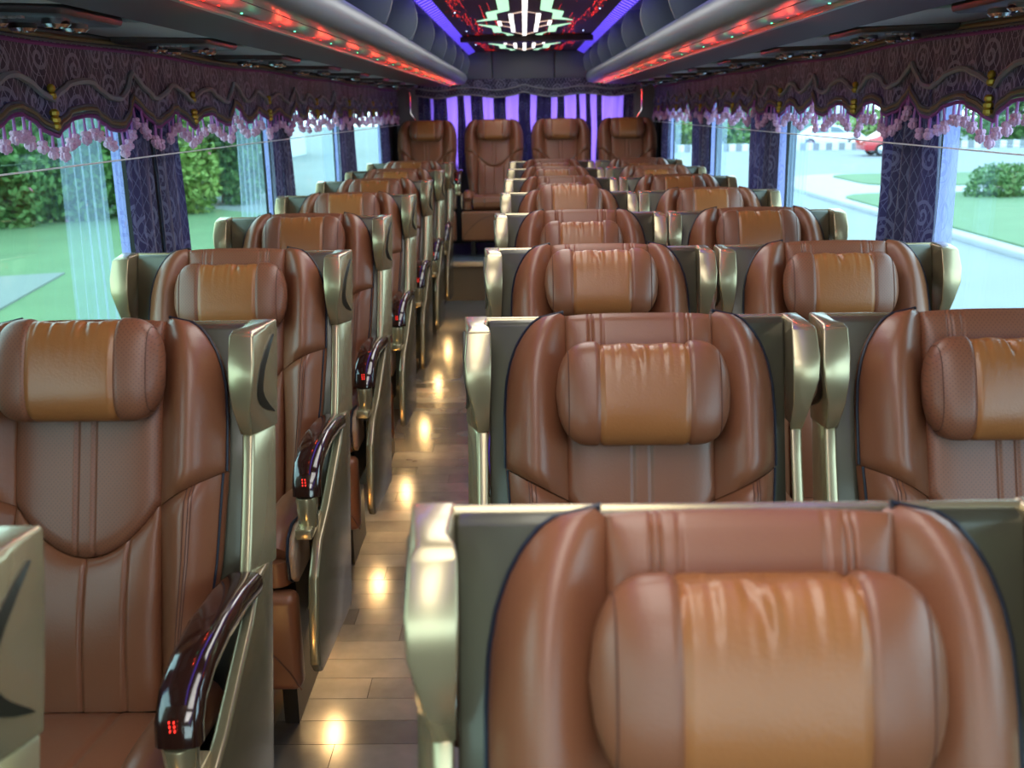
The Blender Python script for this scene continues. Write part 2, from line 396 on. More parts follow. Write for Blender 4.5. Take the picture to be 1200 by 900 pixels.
# luggage racks
def rack(sg, lab):
    root = empty('luggage_rack', (CX+sg*.6, 3.2, 1.73), lab, 'luggage rack', 'overhead racks along both sides')
    X = lambda a: CX+sg*a-(CX+sg*.6)
    Y0, Y1 = -2.7-3.2, 8.95-3.2; Z = lambda z: z-1.73
    # lip
    q = MB(); n = 40
    prof = []
    for k in range(15):
        a = radians(-100+k*20); prof.append((.555+.045*cos(a)*-1, 1.782+.048*sin(a)))
    pts = [(X(.60), Z(1.735))]+[(X(.555+.047*cos(radians(270-k*18))), Z(1.784+.05*sin(radians(270-k*18)))) for k in range(0, 13)]+[(X(.60), Z(1.80))]
    q.prism(pts, Y0, Y1-.05, 'y')
    q.build('front_lip', GREY, root, angle=30)
    q = MB(); q.grid(lambda u, v: (X(.555+.047*cos(2*pi*u)*cos(v*pi/2)), Y1-.05+.06*sin(v*pi/2), Z(1.784+.05*sin(2*pi*u)*cos(v*pi/2))), 16, 6, cu=True); q.build('lip_end', GREY, root)
    q = MB(); q.prism([(X(.60), Z(1.765)), (X(1.16), Z(1.80)), (X(1.16), Z(1.815)), (X(.60), Z(1.785))], Y0, Y1, 'y'); q.build('shelf', GREY, root)
    q = MB(); q.prism([(X(.575), Z(1.733)), (X(.655), Z(1.733)), (X(.655), Z(1.745)), (X(.575), Z(1.745))], Y0, Y1, 'y'); q.build('light_panel', mat('mauve_gloss_panel', (.20, .13, .15), .45), root)
    q = MB(); q.prism([(X(.655), Z(1.722)), (X(.672), Z(1.722)), (X(.672), Z(1.745)), (X(.655), Z(1.745))], Y0, Y1, 'y'); q.build('edge_rail', GREY, root, bevel=.003)
    q = MB(); q.prism([(X(.673), Z(1.724)), (X(.86), Z(1.717)), (X(.86), Z(1.745)), (X(.673), Z(1.745))], Y0, Y1, 'y'); q.build('soffit_band', MAUVE, root)
    q = MB(); q.prism([(X(.861), Z(1.735)), (X(1.165), Z(1.735)), (X(1.165), Z(1.75)), (X(.861), Z(1.75))], Y0, Y1+.3, 'y'); q.build('duct_cover', BLACKP, root)
    # violet strip between ceiling and rack
    q = MB(); q.prism([(X(.455), Z(2.019)), (X(.505), Z(1.995)), (X(.505), Z(2.001)), (X(.455), Z(2.025))], Y0, Y1+.3, 'y'); q.build('violet_strip', VIOLET, root)
    q = MB(); yy = 4.3
    while yy < 9.2:
        q.prism([(X(.450), Z(2.016)), (X(.508), Z(1.988)), (X(.508), Z(1.996)), (X(.450), Z(2.024))], yy-3.2, yy-3.2+.035, 'y'); yy += .10
    tag(q.build('diffuser_ribs', VIOLET_R, root), kind='stuff')
    # curved divider fins
    for k in range(13):
        y = 8.9-.86*k-3.2
        if y < Y0+.05: break
        q = MB(); N = 8
        outer = [(X(.512-.028*sin(pi*j/N)), Z(1.82+.18*j/N)) for j in range(N+1)]
        inner = [(X(.512-.028*sin(pi*j/N)+.20), Z(1.82+.20*j/N)) for j in range(N+1)][::-1]
        q.prism(outer+inner, y-.012, y+.012, 'y'); q.build('divider_fin', GREY, root, bevel=.004)
        q = MB(); q.box(*sorted((X(.95), X(1.0))), y+.12, y+.46, Z(1.83), Z(1.87)); q.build('net_clip', BLACKP, root)
    # duct grey panels + vents
    for k in range(11):
        y = .55+.90*k-3.2
        if y+.42 > Y1: break
        q = MB(); q.prism([(X(.868), y+.02), (X(1.12), y-.10), (X(1.12), y+.40), (X(.868), y+.50)], Z(1.720), Z(1.7345), 'z'); q.build('duct_panel', GREY_L, root, bevel=.004)
        q = MB(); q.prism([(X(.90), y+.54), (X(1.13), y+.44), (X(1.13), y+.76), (X(.90), y+.86)], Z(1.705), Z(1.7345), 'z')
        v = q.build('service_unit', BLACKP, root, bevel=.012)
        for dx, dy in ((.945, .62), (.96, .74), (1.05, .58), (1.05, .70)):
            q = MB(); q.lathe([(.026, 0), (.028, -.010), (.021, -.016), (.017, -.008), (.009, -.010), (.004, -.014)], (X(dx), y+dy, Z(1.705)), 14); q.build('nozzle', CHROME, v)
        q = MB()
        for j in range(4): q.box(X(1.0)-.03+j*.016, X(1.0)-.03+j*.016+.010, y+.535, y+.549, Z(1.701), Z(1.705))
        q.build('button_row', GREY_L, v)
    return root
rl = rack(-1, 'long grey overhead luggage rack with divider fins above the window seats at left')
rr = rack(1, 'long grey overhead luggage rack with divider fins above the window seats at right')
# red and green downlights washing the light panel
for sg, rt in ((-1, rl), (1, rr)):
    for k in range(15):
        y = 1.52+.525*k
        xs = CX+sg*.642
        for j, (dy, col, pw) in enumerate(((0, (1, .07, .03), .40), (.10, (1, .05, .03), .26), (.27, (.1, .9, .45), .035))):
            q = MB(); q.lathe([(.003, 0), (.0025, -.0015), (.001, -.002)], (xs-(CX+sg*.6), y+dy-3.2, .003), 8)
            q.build('indicator_lamp', RED_LED if j < 2 else mat('green_led', (0, .3, .1), .5, emit=(.1, .9, .4), es=4), rt)
            ld = bpy.data.lights.new('indicator_light', 'POINT'); ld.energy = pw*.42; ld.color = col; ld.shadow_soft_size = .006
            lo = bpy.data.objects.new('indicator_light', ld); COL.objects.link(lo); lo.location = (xs-sg*.022, y+dy, 1.700)

# ------------------------------------------------------------------ seats
AL = atan2(.220, .630); CA, SA = cos(AL), sin(AL)
def B(x, s, n=0):       # point on the backrest: across x, up the back s, outward n
    return (x, -.255+s*SA-n*CA, .53+s*CA+n*SA)
OUT = [(0, .205), (.10, .224), (.25, .242), (.40, .250), (.50, .250), (.55, .247), (.585, .240), (.615, .229), (.64, .214), (.658, .198), (.668, .182), (.675, .162), (.677, .139)]
def smile(x):
    a = abs(x)
    return .258+.087*(a/.13)**2 if a < .13 else .345+(a-.13)/.12*.06
def ease(t, p=4): return max(0, 1-abs(2*t-1)**p)**.5
def patch(mb, fx, fs, fn, nu, nv):
    """cushion surface with skirts: fx(u,v), fs(u,v), fn(u,v)"""
    def P(u, v):
        uu = (u*(nu+2)-1)/nu; vv = (v*(nv+2)-1)/nv
        sk = uu < -.001 or uu > 1.001 or vv < -.001 or vv > 1.001
        uu = min(max(uu, 0), 1); vv = min(max(vv, 0), 1)
        x, s = fx(uu, vv), fs(uu, vv)
        return B(x, s, 0 if sk else fn(uu, vv))
    mb.grid(P, nu+2, nv+2)
def bolster_fns(sd, upper):
    if upper:
        def s0(u): return lerp(.345, .405, u)
        def fs(u, v): return lerp(s0(u), .677-.010*(1-u)**3, v**.85)
        def fx(u, v): s = fs(u, v); return sd*lerp(lerp(.128, .134, v), interp(OUT, s), u)
        def fn(u, v): return .026+.062*(sin(pi*u**1.15)**.9 if 0 < u < 1 else 0)*(1-v**5)**.55*(1-.22*max(0, 1-v/.05)**2)*(1-.3*v**3)-.008*u
    else:
        def fs(u, v): return lerp(0, lerp(.343, .403, u), v)
        def fx(u, v): s = fs(u, v); return sd*lerp(lerp(.140, .128, v), interp(OUT, s)-.006*(1-v), u)
        def fn(u, v): return .026+lerp(.046, .062, v)*(sin(pi*u**1.15)**.9 if 0 < u < 1 else 0)*(1-.22*max(0, 1-(1-v)/.05)**2)-.008*u
    return fx, fs, fn

def pillow(root, m_end, dz=0, tilt=0, var=0, seed=0):
    rnd = random.Random(seed)
    W = .147
    notch = [(rnd.uniform(-.03, .045), rnd.uniform(.6, 1.2)) for _ in range(1)]
    def a_(x):    # half height
        t = min(1, abs(x)/W); return (.088*(1-max(0, t-.55)**3*2.6)+.004*(t > .5)*(t-.5))*(max(0, 1-t**9))**.5
    def b_(x):
        t = min(1, abs(x)/W); return .047*(max(0, 1-t**5))**.5
    def P(x, a):
        A, Bn = a_(x), b_(x); ca, sa = cos(a), sin(a)
        e = .72
        s = A*(abs(sa)**e)*(1 if sa > 0 else -1); n = Bn*(abs(ca)**e)*(1 if ca > 0 else -1)
        g = exp(-((abs(x)-.073)/.003)**2); s *= 1-.045*g; n -= .0035*g*(1 if ca > 0 else -1)
        if abs(x) < .072 and ca > -.2:      # gathered wrinkles at the top seam
            up = max(0, sa)**2
            fr = (sin(x*310+seed+sin(x*70))*.0007+sin(x*470+seed*2)*.0005)
            n += fr*up*3
            for cx_, am in notch:
                d = (x-cx_-(1-sa)*.02)/.006
                n -= .009*am*exp(-d*d)*exp(-((a-1.05)/.38)**2)
                n += .004*am*exp(-((d-2.2)/1.4)**2)*exp(-((a-1.0)/.4)**2)
            s -= .005*up*(1+sin(x*90+seed)*.3)
        x2 = x
        c, t = cos(tilt), sin(tilt); ss = s
        px, ps = x2*c-ss*t, x2*t+ss*c
        return B(px, .562+dz+ps, .078+n)
    def seg(x0, x1, nx, name, m, par):
        q = MB(); xs = [x0+(x1-x0)*i/nx for i in range(nx+1)]
        q.grid(lambda u, v: P(lerp(x0, x1, u), 2*pi*v), nx, 40, cv=True)
        return q.build(name, m, par, angle=80)
    p = seg(-.074, .074, 44, 'headrest_pillow', PILLOW, root)
    seg(-W, -.074, 16, 'pillow_end', m_end, p); seg(.074, W, 16, 'pillow_end', m_end, p)
    for s in (-1, 1):
        q = MB()
        for xx in (.126,):
            pts = []
            for k in range(25):
                a = -1.9+k*3.8/24; v = Vector(P(s*xx, a)); v2 = Vector(P(s*xx, a)); pts.append(v+Vector((0, -CA, SA))*.0005)
            q.tube(pts, .0011, 4)
        q.build('stitch', THREAD, p)
    return p

def make_seat(shell=True, perf=False, arm_sides=(1,), panel_sides=(-1, 1), flare=(.334, .334)):
    root = empty('coach_seat')
    LP = LEATHER_P if perf else LEATHER
    # ---- backrest panels
    q = MB()
    def fx(u, v): return lerp(-.136, .136, u)
    def fs(u, v): return lerp(smile(fx(u, v))+.001, .672-.004*abs(2*u-1)**3, v)
    def fn(u, v):
        x = fx(u, v); s = fs(u, v)
        h = .030+.018*ease(u, 6)*(1-max(0, (v-.86)/.14)**2*.85)**.5*(1-max(0, (.06-v)/.06)**2*.5)
        if s < .55: h -= .004*exp(-((abs(x)-.016)/.0028)**2)
        if s > .56:
            for c in (.068, .086, .094): h -= .0028*exp(-((abs(x)-c)/.0016)**2)
        return h
    patch(q, fx, fs, fn, 110, 26); q.build('upper_back_panel', LP, root, angle=75)
    q = MB()
    def fs2(u, v): return lerp(0, smile(fx(u, v))-.001, v)
    def fn2(u, v):
        x = fx(u, v)*(1-.12*(1-v)); h = .030+.016*ease(u, 6)*(1-max(0, (v-.9)/.1)**2*.6)**.5
        for c in (-.07, 0, .07): h -= .005*exp(-((x-c*(1+.12*v))/.003)**2)
        return h+.012*sin(pi*v)
    patch(q, fx, fs2, fn2, 90, 18); q.build('lower_back_panel', LEATHER, root, angle=75)
    for sd in (-1, 1):
        f = bolster_fns(sd, True); q = MB(); patch(q, *f, 16, 28); q.build('upper_bolster', LEATHER, root, angle=75)
        q = MB(); pts = [B(f[0](1, v)*1.004, f[1](1, v), f[2](1, v)+.001) for v in [i/24 for i in range(25)]]+[B(f[0](u, 1), f[1](u, 1)+.001, .020-.006*(1-u)) for u in (.7, .4, .15)]
        q.tube(pts, .0028, 6); q.build('piping', NAVY, root)
        f = bolster_fns(sd, False); q = MB(); patch(q, *f, 14, 18); q.build('lower_bolster', LEATHER, root, angle=75)
        q = MB(); q.tube([B(f[0](.97, v), f[1](.97, v), f[2](.97, v)+.001) for v in [i/18 for i in range(19)]], .0028, 6); q.build('piping', NAVY, root)
        q = MB()
        for uu in (.56, .62, .66):
            q.tube([B(f[0](uu-.12*(1-v), v), f[1](uu-.12*(1-v), v), f[2](uu-.12*(1-v), v)) for v in [i/18 for i in range(19)]], .0012, 4)
        q.build('stitch', THREAD, root)
    # ---- seat cushion
    q = MB()
    def S(u, v):       # u across, v along the top, round the front and under
        x = lerp(-.165, .165, u)
        path = [(-.24, .50), (-.30, .545), (-.40, .562), (-.50, .575), (-.56, .575), (-.60, .555), (-.615, .52), (-.61, .48), (-.58, .455), (-.40, .45)]
        k = v*(len(path)-1); i = min(int(k), len(path)-2); t = k-i
        y, z = lerp(path[i][0], path[i+1][0], t), lerp(path[i][1], path[i+1][1], t)
        g = .006*exp(-((abs(x)-.075)/.004)**2)+.006*(abs(2*u-1)**8)
        return (x, y+(g if z < .55 else 0), z-(g if z >= .5 else 0))
    q.grid(S, 60, 36); q.build('seat_cushion', LEATHER, root, angle=60)
    for sd in (-1, 1):
        q = MB()
        pts = [(sd*.205, -.25, .535), (sd*.207, -.36, .555), (sd*.209, -.47, .566), (sd*.209, -.55, .560), (sd*.209, -.592, .535)]
        def RB(t): return (.046, .048, .048, .047, .030)[int(round(t*4))]
        q.tube(pts, RB, 16, rz=.95)
        q.tube([(sd*.209, -.575, .52), (sd*.209, -.575, .46)], .036, 14)
        sb = q.build('seat_bolster', LEATHER, root, angle=60)
        q = MB(); q.prism([(-.45, .46), (-.58, .46), (-.605, .48), (-.61, .54), (-.59, .575), (-.55, .590), (-.45, .58)], sd*.246, sd*.262, 'x')
        q.build('bolster_end', BEIGE, sb, bevel=.006)
        q = MB(); q.tube([(sd*.2455, y, z) for y, z in ((-.45, .462), (-.58, .462), (-.607, .48), (-.613, .54), (-.592, .577), (-.55, .592), (-.45, .582))], .004, 6); q.build('piping', NAVY, sb)
    # ---- footrest
    q = MB(); q.prism([(-.262, .20), (.262, .20), (.262, .448), (-.262, .448)], -.635, -.575, 'y'); fr = q.build('footrest', LEATHER, root, bevel=.022, segs=4, angle=60)
    q = MB(); q.tube([(lerp(-.262, .262, t), -.637, .21+.20*sin(pi*t)**.8) for t in [i/20 for i in range(21)]], .0022, 4); q.build('seam', THREAD, fr)
    # ---- base
    q = MB(); q.box(-.23, .23, -.50, -.16, .30, .455); q.box(-.20, -.16, -.46, -.20, 0, .30); q.box(.16, .20, -.46, -.20, 0, .30); q.box(-.2, .2, -.36, -.30, .12, .16); q.build('base_frame', BLACKP, root)
    # ---- shell
    def side(sd, a, c): return sorted((sd*a, sd*c))
    if shell:
        q = MB()
        def SH(u, v):
            x = lerp(-.281, .281, u); z = lerp(.25, 1.152, v)
            y = -.012-(1.155-z)*.292-.012*(1-(2*u-1)**2)*0
            return x, y, z
        vs = []
        q.prism([(-.018, 1.156), (.006, 1.150), (-.262, .235), (-.30, .235), (-.028, 1.150)], -.281, .281, 'x')
        q.build('back_shell', GOLD_D, root, bevel=.005)
        q = MB(); q.tube([(lerp(-.312, .312, t), -.008, 1.153) for t in (0, .25, .5, .75, 1)], .0065, 10); q.build('top_rim', GOLD, root)
        for sd in panel_sides:
            FL = flare[0] if sd < 0 else flare[1]
            # wing: lofted, lip taper
            q = MB(); lv = [(1.160, .276, .312, -.098, .0), (1.154, .273, .318, -.112, .004), (1.11, .272, .322, -.134, -.006), (1.075, .273, .320, -.143, -.016), (1.028, .276, .309, -.140, -.031), (.975, .279, .302, -.116, -.048)]
            vs = []; fs = []
            for z, xi, xo, yf, yb in lv:
                vs += [(sd*xi, yf+.004, z), (sd*xo, yf, z), (sd*lerp(xo, FL, .55), (yf+yb)/2, z), (sd*FL, yb, z), (sd*(xi+.008), yb, z), (sd*(xi+.010), yf+.03, z)]
            n = 6
            for i in range(len(lv)-1):
                for k in range(n): fs.append((i*n+k, i*n+(k+1) % n, (i+1)*n+(k+1) % n, (i+1)*n+k))
            fs += [tuple(range(n)), tuple((len(lv)-1)*n+k for k in range(n))]
            q.add(vs, fs); wg = q.build('wing', GOLD, root, bevel=.006, segs=3, angle=50)
            # dark crescent recess on the outside of the wing
            q = MB(); N = 14; tt = [k/N for k in range(N+1)]
            def W_(t, y):    # point on the slanted outer face
                z = lerp(1.138, 1.002, t); yf = interp([(.975, -.116), (1.028, -.140), (1.075, -.143), (1.11, -.134), (1.154, -.112)], z); yb = (z-1.154)*.28
                xo = interp([(.975, .302), (1.028, .309), (1.075, .320), (1.11, .322), (1.154, .318)], z)
                f = (y-yf)/(yb-yf); x = lerp(xo, lerp(xo, FL, .55), f*2) if f < .5 else lerp(lerp(xo, FL, .55), FL, f*2-1)
                return x, y, z
            A = [W_(t, -.030-.078*sin(pi*t)**.8-.028*t) for t in tt]; C_ = [W_(t, -.028-.058*sin(pi*t)**1.1-.028*t) for t in tt]
            vs = [(sd*(x+.002), y, z) for x, y, z in A]+[(sd*(x+.0035), y, z) for x, y, z in C_]+[(sd*(x-.004), y, z) for x, y, z in A]+[(sd*(x-.004), y, z) for x, y, z in C_]; M_ = N+1; fs = []
            for k in range(N): fs += [(k, k+1, M_+k+1, M_+k), (2*M_+k, k, k+1, 2*M_+k+1)[::1], (3*M_+k, 3*M_+k+1, M_+k+1, M_+k)]
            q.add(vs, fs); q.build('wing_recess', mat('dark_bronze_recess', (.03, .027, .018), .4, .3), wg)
            # post
            q = MB(); vs = []; fs = []
            for z, yf, yb in ((.978, -.110, -.048), (.93, -.126, -.062), (.87, -.150, -.080), (.80, -.180, -.102), (.74, -.208, -.120)):
                vs += [(sd*.281, yf, z), (sd*.303, yf, z), (sd*(FL-.002), yb, z), (sd*.300, yb, z)]
            for i in range(4):
                for k in range(4): fs.append((i*4+k, i*4+(k+1) % 4, i*4+4+(k+1) % 4, i*4+4+k))
            fs += [(0, 1, 2, 3), (16, 17, 18, 19)]
            q.add(vs, fs); q.build('post', GOLD, root, bevel=.006, segs=3)
            # side panel
            q = MB(); q.prism([(-.116, .75), (-.212, .75), (-.27, .700), (-.45, .605), (-.57, .562), (-.635, .50), (-.675, .36), (-.68, .30), (-.655, .268), (-.60, .262), (-.268, .235)], *side(sd, .298, .324), 'x'); q.build('side_panel', BRONZE, root, bevel=.007, segs=3)
    for sd in arm_sides:
        q = MB()
        path = [(-.210, .738), (-.30, .752), (-.40, .757), (-.48, .748), (-.532, .728), (-.557, .700), (-.562, .670)]
        hw = .035; vs = []; fs = []; n = 12
        for i, (y, z) in enumerate(path):
            j0, j1 = path[max(i-1, 0)], path[min(i+1, len(path)-1)]
            ty, tz = j1[0]-j0[0], j1[1]-j0[1]; L = sqrt(ty*ty+tz*tz); ny, nz = -tz/L*-1, ty/L*-1   # outward (up/front)
            ny, nz = tz/L, -ty/L
            for k in range(n):
                a = 2*pi*k/n; e = .55
                cx_ = hw*abs(cos(a))**e*(1 if cos(a) > 0 else -1); h = .021*abs(sin(a))**e*(1 if sin(a) > 0 else -1)
                vs.append((sd*.293+cx_, y+ny*h, z+nz*h))
        for i in range(len(path)-1):
            for k in range(n): fs.append((i*n+k, i*n+(k+1) % n, (i+1)*n+(k+1) % n, (i+1)*n+k))
        fs += [tuple(range(n)), tuple((len(path)-1)*n+k for k in range(n))]
        q.add(vs, fs); ar = q.build('armrest', WOOD, root, bevel=0, angle=60)
        q = MB()
        for k in range(3):
            for j in range(2): q.box(sd*.293-.0055+j*.007, sd*.293-.004+j*.007, -.5832, -.5805, .700+k*.007, .703+k*.007)
        q.build('indicator', RED_LED, ar)
        q = MB(); q.lathe([(.024, .0), (.026, .04), (.027, .075)], (sd*.290, -.556, .592), 14); q.box(*side(sd, .266, .306), -.60, -.48, .575, .60)
        q.build('armrest_bracket', GOLD, root, bevel=.003)
    return root

root_plain = make_seat(True, False, (-1,), flare=(.328, .312))
pillow(root_plain, LEATHER, seed=1)
root_perf = make_seat(True, True, (-1, 1))
pillow(root_perf, LEATHER_P, seed=5)
root_right = make_seat(True, True, (1,), flare=(.312, .330))
pillow(root_right, LEATHER_P, seed=8)
root_rear = make_seat(False, False, (-1,))
pillow(root_rear, LEATHER, seed=3)

ORD = ['nearest', 'second', 'third', 'fourth', 'fifth', 'sixth', 'seventh', 'farthest']
ROW = [.84+.93*i for i in range(8)]
spare = {id(root_plain): True, id(root_perf): True, id(root_right): True, id(root_rear): True}
CUSH = ('upper_back', 'lower_back', 'upper_bol', 'lower_bol', 'piping', 'stitch', 'headrest')
def place_seat(proto, x, y, label, group, dz=0, pz=0, prx=0, z=0, sx=1, off=0):
    if spare[id(proto)]: spare[id(proto)] = False; o = proto; 
    else: o = copy_tree(proto)
    o.location = (x, y, z); tag(o, label, 'seat', group)
    o.scale = (sx, 1, 1)
    for ch in o.children:
        if ch.name.startswith(CUSH): ch.location.x = off/sx
        if ch.name.startswith('headrest_pillow'):
            ch.location = ((off+prx)/sx, pz*SA, pz*CA); ch.scale = (1/sx, 1, 1)
    return o
# template copies are made before any is moved
leftcol = []; PZL = [0, .018, -.026, .0, .005, .0, -.01, 0]; PZC = [-.026, -.032, -.002, -.03, .030, -.03, -.01, -.02]; PZR = [0, -.030, -.018, .0, .004, 0, -.02, -.03]
for i in range(8):
    w_ = ORD[i] if i else 'partly cropped nearest'
    s = place_seat(root_perf, (-.76, -.768, -.785, -.795, -.803, -.811, -.818, -.825)[i], ROW[i], 'brown leather coach seat in the left window column, %s from the camera' % w_, 'seats in the left window column', pz=PZL[i], sx=.94, off=.006 if i == 1 else .018)
    # warm aisle light below the seat
    q = MB(); q.box(.155, .20, -.30, -.14, .262, .285); fl = q.build('floor_light', WARM, s) if i == 0 else None
    if i == 0: FL = fl
    else:
        bpy.data.objects[-1] if False else None
        c = FL.copy(); COL.objects.link(c); c.parent = s
    ld = bpy.data.lights.new('aisle_light', 'AREA'); ld.shape = 'RECTANGLE'; ld.size = .035; ld.size_y = .10; ld.energy = 1.25; ld.color = (1, .62, .25)
    lo = bpy.data.objects.new('aisle_light', ld); COL.objects.link(lo); lo.location = (-.558-.003*i, ROW[i]-.22, .20); lo.rotation_euler = (0, radians(-18), 0)
for i in range(8):
    s = place_seat(root_plain, .195, ROW[i]+(.045 if i == 0 else 0), 'brown leather coach seat directly right of the aisle, %s from the camera' % ORD[i], 'seats in the centre column', pz=PZC[i], sx=.935)
for i in range(1, 8):
    s = place_seat(root_right, .812, ROW[i], 'brown leather coach seat in the right window column, %s from the camera' % (['', 'nearest visible', 'second visible', 'third visible', 'fourth visible', 'fifth visible', 'sixth visible', 'farthest'][i]), 'seats in the right window column', pz=PZR[i], sx=.97, off=.004, prx=-.006)
for i in range(8):      # padded box between each pair on the right
    q = MB(); q.prism([(-.027, -.15), (.027, -.15), (.027, .12), (-.027, .12)], 0, .20, 'z')
    o = q.build('centre_console', mat('dark_brown_leather', (.085, .035, .028), .4, bump=.3), None, bevel=.014, segs=3, loc=(.502, ROW[i]-.42, .645))
    tag(o, 'dark brown padded armrest box between the centre and right seats, %s row' % ORD[i], 'armrest', 'armrest boxes between the paired seats')
    q = MB(); q.tube([(-.025, -.151, .175), (.025, -.151, .175)], .0015, 4); q.tube([(-.025, -.151, .168), (.025, -.151, .168)], .0015, 4); q.build('stitch', THREAD, o)
for x, nm in ((-.84, 'leftmost of the four, by the left window'), (-.262, 'facing the aisle, whole footrest showing'), (.315, 'second from the right window'), (.885, 'rightmost of the four, by the right window')):
    s = place_seat(root_rear, x, 8.95, 'brown leather seat of the raised rear row, '+nm, 'seats of the rear row', z=.325-.06, pz=.005)
    s.scale = (1.02, 1, 1)
    for ch in s.children:
        if ch.name.startswith('base_frame'): ch.location = (0, 0, .06); ch.scale = (1, 1, .86)

# ------------------------------------------------------------------ pelmets with tassels
WV = [(0, 1.487), (.2, 1.535), (.39, 1.493), (.52, 1.567), (.70, 1.498), (.84, 1.540), (1, 1.487)]
def wave(t):
    t = t % 1
    for (a, p), (c, r) in zip(WV, WV[1:]):
        if t <= c:
            k = (t-a)/(c-a)
            if c == .52: f = 1-cos(pi/2*k)          # sharp peak at .52
            elif a == .52: f = sin(pi/2*k)
            elif a == 0: f = sin(pi/2*k)
            elif c == 1: f = 1-cos(pi/2*k)
            else: f = (1-cos(pi*k))/2
            return p+(r-p)*f
# shared tassel meshes
q = MB(); q.tube([(0, 0, .004), (0, 0, -.034)], lambda t: .0024+.0012*t, 6); T_ST = q.mesh('tassel', TASSEL_S)
q = MB()
for k in range(6):
    a = 2*pi*k/6; q.lathe([(.0015, .006), (.0048, .003), (.0052, -.002), (.002, -.007)], (.0062*cos(a), .0062*sin(a), -.038), 6)
for k in range(6):
    a = 2*pi*(k+.5)/6; q.lathe([(.002, .006), (.0052, .002), (.0056, -.004), (.002, -.010)], (.0070*cos(a), .0070*sin(a), -.050), 6)
q.lathe([(.004, .0), (.008, -.006), (.007, -.022), (.003, -.030)], (0, 0, -.034), 8)
T_BA = q.mesh('tassel_head', TASSEL_B)
def pelmet(side, xf, y0, label):
    Y0, Y1, P = .6, 9.32, 1.047
    sg = -1 if side == 'left' else 1
    root = empty('pelmet', (xf, 5, 1.6), label, 'pelmet', 'tasselled pelmets over the side windows')
    N = int((Y1-Y0)/.02)
    def t_(y): return (y-y0)/P
    def pos(y, z, off=0):
        zb = wave(t_(y)); f = (1.73-z)/(1.73-1.49)
        return (-sg*(off+.006*sin(y*31)*f+.004*sin(y*77+1)*f), y-5, z-1.6)
    def top(y): return 1.711+.005*sin(y*4.2+1)
    q = MB()
    def fn(u, v):
        y = lerp(Y0, Y1, u); return pos(y, lerp(wave(t_(y)), top(y), v))
    q.grid(fn, N, 8, uvf=lambda u, v: (lerp(Y0, Y1, u), lerp(wave(t_(lerp(Y0, Y1, u))), 1.73, v)))
    q.build('pelmet_cloth', BROCADE, root, angle=80)
    ys = [Y0+(Y1-Y0)*i/N for i in range(N+1)]
    for nm, dz, r, m, off, rz in (('bottom_braid', .004, .0055, BRAID_G, .006, 1), ('braid_edge', .013, .004, BRAID_D, .005, 1), ('braid_edge', -.005, .004, BRAID_D, .006, 1), ('fringe', -.014, .0055, MAGENTA, .003, 1), ('wavy_cord', .072, .0085, CORD, .006, 1)):
        q = MB(); q.tube([pos(y, wave(t_(y))+dz, off) for y in ys], r, 6); q.build(nm, m, root)
    for nm, dz, r, m, off in (('top_braid', 0, .006, BRAID_G, .006), ('braid_edge', .010, .004, BRAID_D, .006), ('braid_edge', -.010, .004, BRAID_D, .006), ('fringe', -.020, .005, MAGENTA, .004)):
        q = MB(); q.tube([pos(y, top(y)+dz, off) for y in ys[::3]], r, 6); q.build(nm, m, root)
    k = -1
    while y0+k*P < Y1:
        y = y0+k*P
        if y > Y0:
            q = MB()
            for z, r in ((1.585, .010), (1.568, .011), (1.528, .012), (1.512, .013), (1.497, .012)):
                q.lathe([(r*.5, .010), (r, .004), (r, -.004), (r*.5, -.010)], (-sg*.012, y-5, z-1.6), 8)
            q.build('gold_tie', TIE, root)
        k += 1
    y = Y0+.02; rng = random.Random(3)
    while y < Y1-.02:
        s = bpy.data.objects.new('tassel', T_ST); COL.objects.link(s); s.parent = root
        px, py, pz = pos(y, wave(t_(y))-.014, .004)
        s.location = (px, py, pz); s.rotation_euler = (rng.uniform(-.12, .12), rng.uniform(-.1, .1), rng.uniform(0, 3)); s.scale = (1.15, 1.15, rng.uniform(.95, 1.2))
        h = bpy.data.objects.new('tassel_head', T_BA); COL.objects.link(h); h.parent = s
        y += .0455*rng.uniform(.8, 1.2)
    return root
pelmet('left', -1.135, 2.455, 'navy brocade pelmet with gold braid and pink tassels over the left windows')
pelmet('right', 1.165, 2.581, 'navy brocade pelmet with gold braid and pink tassels over the right windows')

# rear pelmet
root = empty('rear_pelmet', (0, 9.27, 1.7), 'navy brocade pelmet with two grey wavy cords over the rear curtains', 'pelmet')
def rw(x): return 1.632+.018*cos((x-.01)*2*pi/.52)+.012*abs(sin((x-.01)*pi/.52))+.02*exp(-(x/.05)**2)
def rpos(x, z, off=0): return (x, -off-.006*sin(x*40), z-1.7)
q = MB(); q.grid(lambda u, v: rpos(lerp(-.97, 1.0, u), lerp(rw(lerp(-.97, 1.0, u)), 1.785, v)), 100, 6, uvf=lambda u, v: (lerp(-.97, 1., u), lerp(1.6, 1.785, v))); q.build('pelmet_cloth', BROCADE, root, angle=80)
xs = [-.97+1.97*i/100 for i in range(101)]
for dz in (0, .062):
    q = MB(); q.tube([rpos(x, rw(x)+dz, .01) for x in xs], .008, 6); q.build('wavy_cord', CORD, root)

